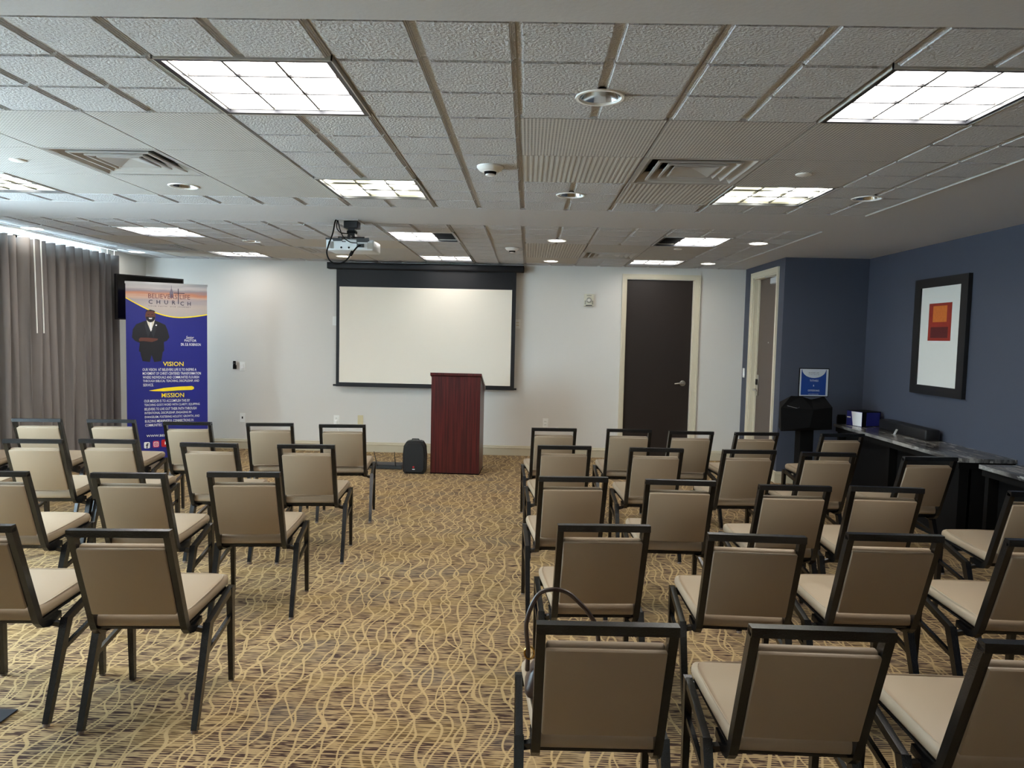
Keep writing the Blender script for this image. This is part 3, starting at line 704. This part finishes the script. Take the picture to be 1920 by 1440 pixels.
# ------------------------------------------------------------------ roll-up banner
A = Vector((-4.215, 7.50, 0)); B = Vector((-3.525, 7.88, 0)); BW = (B-A).length; ang = math.atan2(B.y-A.y, B.x-A.x)
t = thing('rollup_banner', 'tall blue roll-up church banner standing before the rear left corner', 'banner', A, ang)
BT = 1.985
MB().box(0, BW, 0, .004, .08, BT).build('banner_sheet', 'print_blue', t)
MB().box(-.006, BW+.006, -.006, .012, BT-.012, BT+.012).build('top_rail', 'alum', t)
MB().box(-.02, BW+.02, -.05, .07, 0, .09).build('base_cassette', 'alum', t)
MB().tube([(BW/2, .03, .08), (BW/2, .02, BT)], .009).build('support_pole', 'alum', t, True)
for x in (.15, BW-.15): MB().box(x-.015, x+.015, -.16, .16, 0, .012).build('foot', 'mattblack', t)
def bx(px): return (px-140)/612*BW            # crop scale -> banner width
def bz(py): return BT-(py-155)/704
def arcz(u): return bz(268)+(bz(403)-bz(268))*math.sin(min(1, u/.64)*PI/2) if u < .64 else bz(403)+(bz(375)-bz(403))*((u-.64)/.36)**1.7
n = 28; top = [(u/n*BW, arcz(u/n)) for u in range(n+1)]
MB().add([(x, -.0008, z) for x, z in top]+[(x, -.0008, BT-.012) for x, z in top], [(i, i+1, n+2+i, n+1+i) for i in range(n)]).build('sunset_print', 'sunset', t)
MB().add([(x, -.0012, z-.006) for x, z in top]+[(x, -.0012, z+.006) for x, z in top], [(i, i+1, n+2+i, n+1+i) for i in range(n)]).build('yellow_edge', 'print_yellow', t)
def flat(poly, name, m, y=-.0015, par=None):
    return MB().add([(bx(a), y, bz(b)) for a, b in poly], [tuple(range(len(poly)))]).build(name, m, par or t)
M['tower'] = mat('print_tower', (118, 110, 128), .5)
flat([(464, 258), (465, 214), (471, 206), (473, 192), (476, 190), (477, 160), (479, 160), (480, 190), (484, 192), (486, 206), (492, 214), (494, 258)], 'tower_print', 'tower', -.0014)
flat([(527, 186), (533, 186), (533, 302), (527, 302)], 'cross_print', 'print_navy', -.0017)
flat([(497, 218), (578, 218), (578, 223), (497, 223)], 'cross_print', 'print_navy', -.0017)
flat([(515, 232), (615, 232), (615, 234), (515, 234)], 'line_print', 'tower', -.0017)
M['print_maroon'] = mat('print_maroon', (112, 62, 66), .5)
def line(txt, x0, x1, yc, hh, m='print_white', y=-.0022, **kw):
    return put_text(txt, t, m, bx(x0), y, bz(yc+hh/2), bx(x1)-bx(x0), hh/704, **kw)
line('BELIEVERS', 305, 522, 248, 34, 'print_maroon'); line('LIFE', 542, 620, 248, 34, 'print_maroon')
line('C  H  U  R', 307, 508, 292, 30, 'print_navy', bold=.012); line('C  H', 545, 625, 297, 30, 'print_navy', bold=.012)
line('YOUR FAITH, OUR JOURNEY', 305, 625, 325, 11, 'print_navy', spacing=1.5)
# the printed figure
flat([(183, 560), (190, 500), (215, 462), (270, 438), (300, 428), (345, 428), (385, 442), (430, 462), (448, 505), (460, 555), (440, 582), (418, 590), (420, 655), (408, 668), (398, 735), (345, 742), (325, 690), (312, 742), (258, 735), (246, 690), (243, 668), (232, 662), (240, 600), (205, 585)], 'printed_suit', 'suit', -.0014)
flat([(290, 425), (352, 425), (346, 450), (322, 515), (300, 460)], 'printed_shirt', 'shirt', -.0018)
flat([(316, 440), (328, 440), (330, 500), (322, 513), (314, 495)], 'printed_tie', 'print_white', -.002)
flat([(320+38*math.cos(a), 398+47*math.sin(a)) for a in [k*PI/12 for k in range(24)]], 'printed_head', 'skin', -.002)
flat([(286, 404), (354, 404), (352, 420), (340, 438), (320, 446), (300, 438), (288, 420)], 'printed_beard', 'suit', -.0022)
flat([(306, 412), (334, 412), (328, 421), (312, 421)], 'printed_smile', 'print_white', -.0026)
flat([(312, 396), (328, 396), (332, 406), (308, 406)], 'printed_nose', 'skin', -.0024)
flat([(300, 384), (312, 384), (312, 388), (300, 388)], 'printed_eye', 'suit', -.0024)
flat([(328, 384), (340, 384), (340, 388), (328, 388)], 'printed_eye', 'suit', -.0024)
M['lapel'] = mat('print_lapel', (38, 40, 48), .5)
flat([(288, 432), (298, 440), (320, 515), (300, 560), (276, 470)], 'printed_lapel', 'lapel', -.0016)
flat([(354, 432), (344, 448), (323, 515), (340, 560), (368, 470)], 'printed_lapel', 'lapel', -.0016)
flat([(232, 572), (245, 560), (290, 560), (335, 562), (375, 566), (370, 578), (330, 592), (270, 586), (236, 588)], 'printed_hands', 'skin', -.0022)
flat([(282, 372), (290, 358), (320, 350), (350, 358), (358, 372), (340, 362), (300, 362)], 'printed_hair', 'suit', -.0024)
flat([(362+6*math.cos(a), 466+6*math.sin(a)) for a in [k*PI/4 for k in range(8)]], 'printed_pin', 'print_white', -.0022)
line('Senior', 586, 648, 553, 22, shear=.3); line('PASTOR', 575, 667, 577, 17, bold=.006); line('DR. E.B. ROBINSON', 547, 700, 607, 20, bold=.006)
line('VISION', 410, 566, 756, 33, 'print_yellow', bold=.008)
for i, (s, x1) in enumerate((('OUR VISION  AT BELIEVERS LIFE IS TO INSPIRE A', 665), ('MOVEMENT OF CHRIST-CENTERED TRANSFORMATION', 700), ('WHERE INDIVIDUALS AND COMMUNITIES FLOURISH', 686), ('THROUGH BIBLICAL TEACHING, DISCIPLESHIP, AND', 686), ('SERVICE.', 338))):
    line(s, 257+i*.8, x1, 799+i*29, 20, bold=.004)
flat([(303, 957), (420, 938), (520, 930), (630, 926), (645, 934), (646, 948), (630, 956), (520, 958), (420, 964), (340, 962)], 'brush_stroke', 'print_yellow', -.0018)
line('MISSION', 397, 568, 994, 33, 'print_yellow', bold=.008)
for i, (s, x1) in enumerate((('OUR MISSION IS TO ACCOMPLISH THIS BY', 613), ("TEACHING GOD'S WORD WITH CLARITY, EQUIPPING", 690), ('BELIEVERS TO LIVE OUT THEIR FAITH THROUGH', 664), ('INTENTIONAL DISCIPLESHIP, ENGAGING IN', 622), ('EVANGELISM, FOSTERING HOLISTIC GROWTH, AND', 688), ('BUILDING MEANINGFUL CONNECTIONS IN', 640), ('COMMUNITIES.', 400))):
    line(s, 267+i*.9, x1, 1036+i*30.5, 20, bold=.004)
line('WWW.BELIEVERSLIFE', 281, 560, 1300, 17, bold=.01)
def rrect(x0, x1, z0, z1, r):
    out = []
    for (ax, ay, s) in ((x1-r, z1-r, 0), (x0+r, z1-r, 1), (x0+r, z0+r, 2), (x1-r, z0+r, 3)):
        for k in range(4): a = s*PI/2+k*PI/6; out.append((ax+r*math.cos(a), ay+r*math.sin(a)))
    return out
flat(rrect(262, 306, 1346, 1394, 9), 'icon_tile', 'print_white', -.0016); line('f', 276, 296, 1374, 38, 'print_navy', bold=.04)
M['icon_pink'] = mat('icon_pink', (205, 40, 90), .5)
flat(rrect(328, 376, 1340, 1390, 10), 'icon_tile', 'icon_pink', -.0016)
def ringflat(c, r0, r1, name, m, y, sq=False):
    k = 20; vs = []
    for r in (r0, r1):
        for i in range(k):
            a = 2*PI*i/k; ca, sa = math.cos(a), math.sin(a)
            if sq: e = .4; ca = math.copysign(abs(ca)**e, ca); sa = math.copysign(abs(sa)**e, sa)
            vs.append((bx(c[0]+r*ca), y, bz(c[1]+r*sa)))
    MB().add(vs, [(i, (i+1) % k, k+(i+1) % k, k+i) for i in range(k)]).build(name, m, t)
ringflat((352, 1365), 14, 18, 'icon_outline', 'print_white', -.002, True); ringflat((352, 1365), 6, 9, 'icon_circle', 'print_white', -.002)
flat([(362, 1353), (366, 1353), (366, 1357), (362, 1357)], 'icon_dot', 'print_white', -.002)
flat(rrect(392, 466, 1332, 1390, 12), 'icon_tile', 'logo_red', -.0016); flat([(418, 1346), (418, 1372), (442, 1359)], 'icon_arrow', 'print_white', -.002)

# ------------------------------------------------------------------ television in the left rear corner
a = Vector((-4.53, 7.88, 0)); b = Vector((-4.09, 8.52, 0)); tw = (b-a).length
t = thing('television', 'black flat television angled in the corner behind the banner', 'television', (a.x, a.y, 1.84), math.atan2(b.y-a.y, b.x-a.x))
MB().box(0, tw, 0, .045, -.24, .26).build('panel', 'blackp', t)
M['tvglass'] = mat('television_glass', (10, 10, 12), .15)
MB().box(.015, tw-.015, -.003, 0, -.225, .245).build('screen', 'tvglass', t)
MB().box(tw/2-.1, tw/2+.1, .045, .07, -.1, .1).sweep([(tw/2, .07, 0), (tw/2, .28, 0), (tw/2-.05, .46, 0)], (.04, .03), Vector((0, 0, 1))).build('wall_arm', 'mattblack', t)

# ------------------------------------------------------------------ framed picture
t = thing('framed_picture', 'tall black framed picture with white mat and small red and orange print', 'picture', (XR, 6.337, 1.585), -PI/2)
# local x runs towards smaller world y
hw, hh = .402, .512
fr = MB(); iw, ih = .305, .432
for q in ([(-hw, -hh), (hw, -hh), (iw, -ih), (-iw, -ih)], [(hw, -hh), (hw, hh), (iw, ih), (iw, -ih)], [(hw, hh), (-hw, hh), (-iw, ih), (iw, ih)], [(-hw, hh), (-hw, -hh), (-iw, -ih), (-iw, ih)]):
    fr.prism(q, -.035, -.002)
fr.build('frame', 'blackp', t)
MB().box(-iw, iw, -.020, -.004, -ih, ih).build('mat_board', 'mat_white', t)
MB().box(-.172, .172, -.0215, -.0195, -.037, .289).build('red_field', 'red', t)
MB().box(-.105, .105, -.0225, -.021, .125, .265).build('orange_block', 'orange', t)
MB().box(-.13, .13, -.0225, -.021, -.012, .082).build('maroon_block', 'maroon', t)

# ------------------------------------------------------------------ wall counters
CT = .69
def counter(y0, y1, label):
    t = thing('wall_counter', label, 'counter', (3.145, y0, 0)); L = y1-y0; W = XR-3.145-.002
    MB().box(0, W, 0, L, CT-.028, CT).build('countertop', 'marble', t)
    MB().box(.015, W, .015, L-.015, CT-.075, CT-.028).build('apron', 'mattblack', t)
    k = max(1, round(L/1.0))
    for i in range(k+1):
        y = .03+(L-.10)*i/k; MB().box(.03, W, y, y+.04, 0, CT-.075).build('leg_panel', 'mattblack', t)
    MB().box(.10, .118, .03, L-.03, .0, CT-.075).build('modesty_panel', 'mattblack', t)
    return t
counter(5.27, 7.41, 'long grey marble wall counter on black supports below the picture')
counter(2.2, 5.03, 'grey marble wall counter on black supports cut by the right edge')
t = thing('carton', 'blue and white carton with black top on the marble counter', 'box', (3.245, 7.345, CT), math.radians(-71))
MB().box(0, .20, 0, .23, 0, .148).build('carton_body', 'mattblack', t)
MB().box(.0, .20, -.0012, .0005, .002, .145).build('blue_face', 'box_blue', t)
MB().box(.004, .052, -.0022, -.001, .075, .088).build('white_stripe', 'print_white', t)
MB().prism([(.085, .004), (.198, .004), (.198, .142), (.060, .142)], -.0024, 0).build('white_label', 'print_white', t)
MB().box(.200, .2012, .055, .22, .006, .140).build('blue_side', 'box_blue', t)
t = thing('soundbar', 'long black soundbar lying along the marble counter', 'speaker', (3.475, 6.20, CT), math.radians(-1))
rbox(.125, .86, .095, .015, 3).xf(Matrix.Translation((0, .43, .0485))).build('body', 'blackp', t, True)
for y in (.08, .78): MB().box(-.04, .04, y-.02, y+.02, 0, .004).build('foot', 'mattblack', t)
t = thing('black_case', 'low black case on the counter behind the blue carton', 'case', (3.36, 7.22, CT))
t.location = (3.16, 7.36, CT) ; rbox(.09, .04, .08, .01).xf(Matrix.Translation((.05, .03, .04))).build('body', 'mattblack', t, True); rbox(.08, .03, .02, .006).xf(Matrix.Translation((.05, .03, .085))).build('lid', 'mattblack', t, True)
t = tag(MB().sweep([(0, 0, .001), (.012, -.02, .05)], (.02, .002), Vector((1, 0, 0))).build('paper_tag', 'print_white'), 'tiny white card standing on the marble counter beside the soundbar', 'card'); t.location = (3.36, 6.62, CT)

# ------------------------------------------------------------------ black faceted stand with the offering sign
t = thing('faceted_stand', 'black faceted offering stand between the passage door and the counter', 'stand', (2.81, 7.25, 0))
hd = MB()
p = {'a': (-.29, -.10, .63), 'b': (.20, -.12, .66), 'c': (.24, .16, .68), 'd': (-.22, .18, .64),
     'e': (-.30, -.10, .86), 'f': (.19, -.13, .88), 'g': (.22, .15, .95), 'h': (-.22, .17, .90), 'i': (-.17, .0, .975), 'j': (.0, -.15, .855), 'k': (.04, .02, .94), 'l': (.17, .03, .975), 'm': (-.06, .02, .972), 'n': (-.03, -.15, .68)}
ids = {k: i for i, k in enumerate(p)}
def F(s): return tuple(ids[c] for c in s)
hd.add(list(p.values()), [F('anje'), F('nbfj'), F('bcgf'), F('cdhg'), F('daeh'), F('abcd'), F('an b'.replace(' ', '')), F('ejmi'), F('eih'), F('jkm'), F('jfk'), F('fgl'), F('flk'), F('klg'), F('kgh'), F('mkh'), F('imh')])
hd.build('faceted_box', 'mattblack', t)
MB().box(-.075, .055, -.04, .10, .02, .66).build('column', 'mattblack', t)
MB().box(-.16, .14, -.12, .18, 0, .02).build('base_plate', 'mattblack', t)
MB().sweep([(-.245, -.115, .885), (-.155, -.13, .865)], (.006, .004), Vector((0, 1, 0))).sweep([(-.155, -.13, .865), (-.13, -.12, .873)], (.014, .004), Vector((0, 1, 0))).build('clip', 'chrome', t)
t = thing('offering_sign', 'blue and white tithes and offering sign on the black stand', 'sign', (2.70, 7.20, .985), math.radians(6))
MB().box(-.008, .30, .0, .006, -.012, .272).build('sign_holder', 'mattblack', t)
MB().box(0, .292, -.002, 0, -.004, .264).build('sheet', 'sign_pale', t)
MB().box(.014, .270, -.0028, -.002, .006, .258).build('blue_field', 'sign_blue', t)
hn = 16; half = [(.142+.122*math.cos(a), .258-.082*math.sin(a)) for a in [PI*k/hn for k in range(hn+1)]]
MB().add([(x, -.0036, z) for x, z in half], [tuple(range(len(half)))]).build('pale_arc', 'sign_pale', t)
def sl(txt, xc, wd, z, hh, m='print_white', **kw): put_text(txt, t, m, xc-wd/2, -.0042, z, wd, hh, **kw)
M['print_grey'] = mat('print_grey', (105, 108, 116), .5)
sl('BELIEVERS LIFE', .14, .105, .221, .012, 'print_grey'); sl('C H U R C H', .14, .105, .204, .010, 'print_grey')
sl('TITHES', .145, .088, .140, .018, spacing=1.2, bold=.006); sl('&', .143, .012, .092, .017, bold=.006); sl('OFFERING', .145, .118, .042, .018, spacing=1.2, bold=.006); sl('www.believerslife', .145, .105, .012, .008)

# ------------------------------------------------------------------ dark floor cover at the left edge
t = tag(rbox(.20, .11, .006, .002).build('floor_cover', 'frame_dark'), 'dark floor cover plate on the carpet at the lower left edge', 'floor plate'); t.location = (-2.06, 2.64, .0035)

# ------------------------------------------------------------------ chairs
RY, RZ = -.315, .80     # rail position
def chair_meshes():
    D = {}
    mb = MB()
    for s in (-1, 1):
        x = s*.164
        mb.sweep([(x, RY+.004, RZ-.012), (x, -.178, .425), (x, -.165, .392), (x, -.145, .372), (x, -.11, .362), (x, -.03, .370)], [(.024, .030)]*2+[(.024, .027)]*4)
    mb.box(-.176, .176, RY-.014, RY+.016, RZ-.025, RZ)
    D['back_frame'] = mb.mesh('back_frame', 'black')
    # pads tilt with the uprights
    dv = Vector((0, RY+.178, RZ-.425)).normalized(); up = dv; nr = Vector((0, -up.z, up.y)).normalized()
    base = Vector((0, -.178, .425))
    def orient(mb, cz, off):
        L = base+up*cz+nr*off
        m = Matrix(((1, 0, 0, L.x), (0, -nr.y, up.y, L.y), (0, -nr.z, up.z, L.z), (0, 0, 0, 1))); return mb.xf(m)
    b = rbox(.300, .025, .294, .010, 3)
    b.v = [(x, y+(.008*(1-(x/.15)**2)*(1-(z/.16)**2) if y > 0 else 0), z) for x, y, z in b.v]
    D['backrest'] = orient(b, .188, -.003).mesh('backrest', 'vinyl', True)
    b = rbox(.304, .016, .290, .006, 2)
    D['back_panel'] = orient(b, .186, .016).mesh('back_panel', 'vinyl', True)
    # seat cushion, tapered to the back and rising to the front
    b = rbox(.40, .395, .050, .02, 3); v2 = []
    for x, y, z in b.v:
        t = (y+.1975)/.395; x *= (.84+.16*min(1, t*1.4)); y0 = y+.022
        zc = .416+.036*t; z = z*(1 if z < 0 else 1)+zc+(.006*(1-(x/.2)**2) if z > 0 else 0)
        if t > .9: z -= (t-.9)*.10
        v2.append((x, y0, z))
    b.v = v2; D['seat'] = b.mesh('seat', 'vinyl', True)
    loop = []
    for k in range(48):
        a_ = 2*PI*k/48; ux = math.copysign(abs(math.cos(a_))**.22, math.cos(a_)); uy = math.copysign(abs(math.sin(a_))**.22, math.sin(a_))
        t = (uy*.187+.1975)/.395; xx = ux*.190*(.84+.16*min(1, t*1.4))
        loop.append((xx, uy*.187+.022, .416+.036*t+.0215+.006*(1-(xx/.2)**2)-(max(0, t-.9)*.10)))
    loop.append(loop[0]); D['piping'] = MB().tube(loop, .0028, 5).mesh('piping', 'vinyl', True)
    mb = MB()
    mb.add([(-.165, -.16, .382), (.165, -.16, .382), (.192, .195, .412), (-.192, .195, .412), (-.165, -.16, .390), (.165, -.16, .390), (.192, .195, .420), (-.192, .195, .420)], [(0, 3, 2, 1), (4, 5, 6, 7), (0, 1, 5, 4), (1, 2, 6, 5), (2, 3, 7, 6), (3, 0, 4, 7)])
    mb.sweep([(-.20, .197, .398), (.20, .197, .398)], (.022, .022), Vector((0, 1, 0)))
    sd = Vector((0, 1, 0))
    mb.sweep([(-.205, -.058, .335), (-.13, -.095, .368), (.13, -.095, .368), (.205, -.058, .335)], (.022, .018), sd)
    D['seat_frame'] = mb.mesh('seat_frame', 'black')
    for s, k in ((-1, 'l'), (1, 'r')):
        x = s*.207
        D['rl'+k] = MB().sweep([(x, -.196, .008), (x, -.05, .362)], [(.022, .026), (.028, .040)]).mesh('leg', 'black')
        D['fl'+k] = MB().sweep([(x, .213, .008), (x, .203, .418)], [(.020, .022), (.026, .036)]).mesh('leg', 'black')
        D['rgl'+k] = MB().lathe([(.012, 0), (.013, .004), (.010, .012)], (x, -.198, 0), 10, cap0=True, cap1=True).mesh('foot_glide', 'glide')
        D['fgl'+k] = MB().lathe([(.011, 0), (.012, .004), (.009, .012)], (x, .213, 0), 10, cap0=True, cap1=True).mesh('foot_glide', 'glide')
        D['sr'+k] = MB().sweep([(x, -.062, .355), (x, .198, .408)], (.022, .026)).mesh('side_rail', 'black')
        D['st'+k] = MB().sweep([(x, -.098, .248), (x, .204, .292)], (.015, .018)).mesh('stretcher', 'black')
    return D
CM = chair_meshes()
def make_chair(x, y, deg, label, group):
    """x,y: middle of the top rail on plan"""
    a = math.radians(deg); ox = x-(-math.sin(a))*RY; oy = y-math.cos(a)*RY
    t = thing('stacking_chair', label, 'chair', (ox, oy, 0), a, group)
    for k in ('seat', 'seat_frame', 'backrest', 'back_panel', 'back_frame'):
        q = link(k, CM[k], t)
        if k == 'seat': link('piping', CM['piping'], q)
    for k in 'lr':
        for p_ in ('r', 'f'):
            lg = link('leg', CM[p_+'l'+k], t); link('foot_glide', CM[p_+'gl'+k], lg)
        link('side_rail', CM['sr'+k], t); link('stretcher', CM['st'+k], t)
    return t
K = (1.5-RZ)/.71
POS = [('L1a', -3.790, 5.485, 7), ('L1b', -3.237, 5.539, 6), ('L1c', -2.621, 5.507, 8), ('L1d', -1.998, 5.565, 9), ('L1e', -1.434, 5.584, 8),
('L2a', -3.112, 4.465, 6), ('L2b', -2.675, 4.536, 3), ('L2c', -2.002, 4.493, 2), ('L2d', -1.393, 4.527, 5.9),
('L3a', -2.615, 3.440, 4.5), ('L3b', -1.953, 3.485, 4.5), ('L3c', -1.420, 3.584, 6), ('L4a', -2.005, 2.495, 4), ('L4b', -1.429, 2.484, 4.1),
('R1a', .224, 5.682, 4), ('R1b', .822, 5.728, 1), ('R1c', 1.306, 5.692, 4), ('R1d', 1.830, 5.723, 7), ('R1e', 2.526, 5.775, 7),
('R2a', .259, 4.757, 4), ('R2b', .866, 4.752, 1.9), ('R2c', 1.482, 4.772, 4), ('R2d', 1.988, 4.741, 2.3), ('R2e', 2.607, 4.666, 5),
('R3a', .251, 3.682, 4), ('R3b', .796, 3.667, -.4), ('R3c', 1.353, 3.604, .2), ('R3d', 1.819, 3.625, -2.3), ('R3e', 2.59, 3.60, -1),
('R4a', .308, 2.734, 3.5), ('R4b', .863, 2.648, -2), ('R4c', 1.400, 2.711, .1), ('R4d', 1.98, 2.684, -1),
('R5a', .216, 1.767, 1.1), ('R5b', .753, 1.780, -.8), ('R5c', 1.295, 1.728, -1),
('L1f', -4.36, 5.43, 6), ('L2e', -3.72, 4.40, 5)]
ordn = ['front', 'second', 'third', 'fourth', 'fifth']
od2 = ['first', 'second', 'third', 'fourth', 'fifth', 'sixth']
idx = {'L1': 'fabcde'[::-1], 'L2': 'eabcd'[::-1], 'L3': 'cba', 'L4': 'ba', 'R1': 'abcde', 'R2': 'abcde', 'R3': 'abcde', 'R4': 'abcd', 'R5': 'abc'}
for nme, x, y, dg in POS:
    row = int(nme[1]); seatn = idx[nme[:2]].index(nme[2])
    blk = 'left' if nme[0] == 'L' else 'right'
    nl = 'taupe padded chair, %s row of the %s block, %s from the aisle' % (ordn[row-1], blk, od2[seatn])
    make_chair(x*K, y*K, dg, nl, '%s block %s row of chairs' % (blk, ordn[row-1]))

# ------------------------------------------------------------------ handbag on the nearest aisle chair
t = thing('handbag', 'dark brown handbag with a long arched strap on the nearest aisle chair', 'bag', (.115, 2.03, .466), 0)
b = rbox(.26, .13, .10, .03, 3); b.v = [(x*(1-.25*(z+.05)/.1), y*(1-.45*(z+.05)/.1), z+.05) for x, y, z in b.v]
b.xf(Matrix.Translation((.02, .02, .0))); b.build('body', 'bag', t, True)
M['brass'] = mat('brass', (190, 150, 80), .25, 1)
MB().tube(arc([(-.095, .0, .075), (-.094, -.02, .14), (-.10, -.03, .23), (-.072, -.03, .305), (-.033, -.03, .325), (.012, -.03, .318), (.052, -.03, .285), (.078, -.03, .255), (.10, -.03, .21), (.115, .0, .09)]), .0065, 8).build('strap', 'strap', t, True)
MB().tube([(-.09+.014*math.cos(a), -.02, .135+.018*math.sin(a)) for a in [2*PI*k/14 for k in range(15)]], .003, 6).build('buckle', 'brass', t, True)
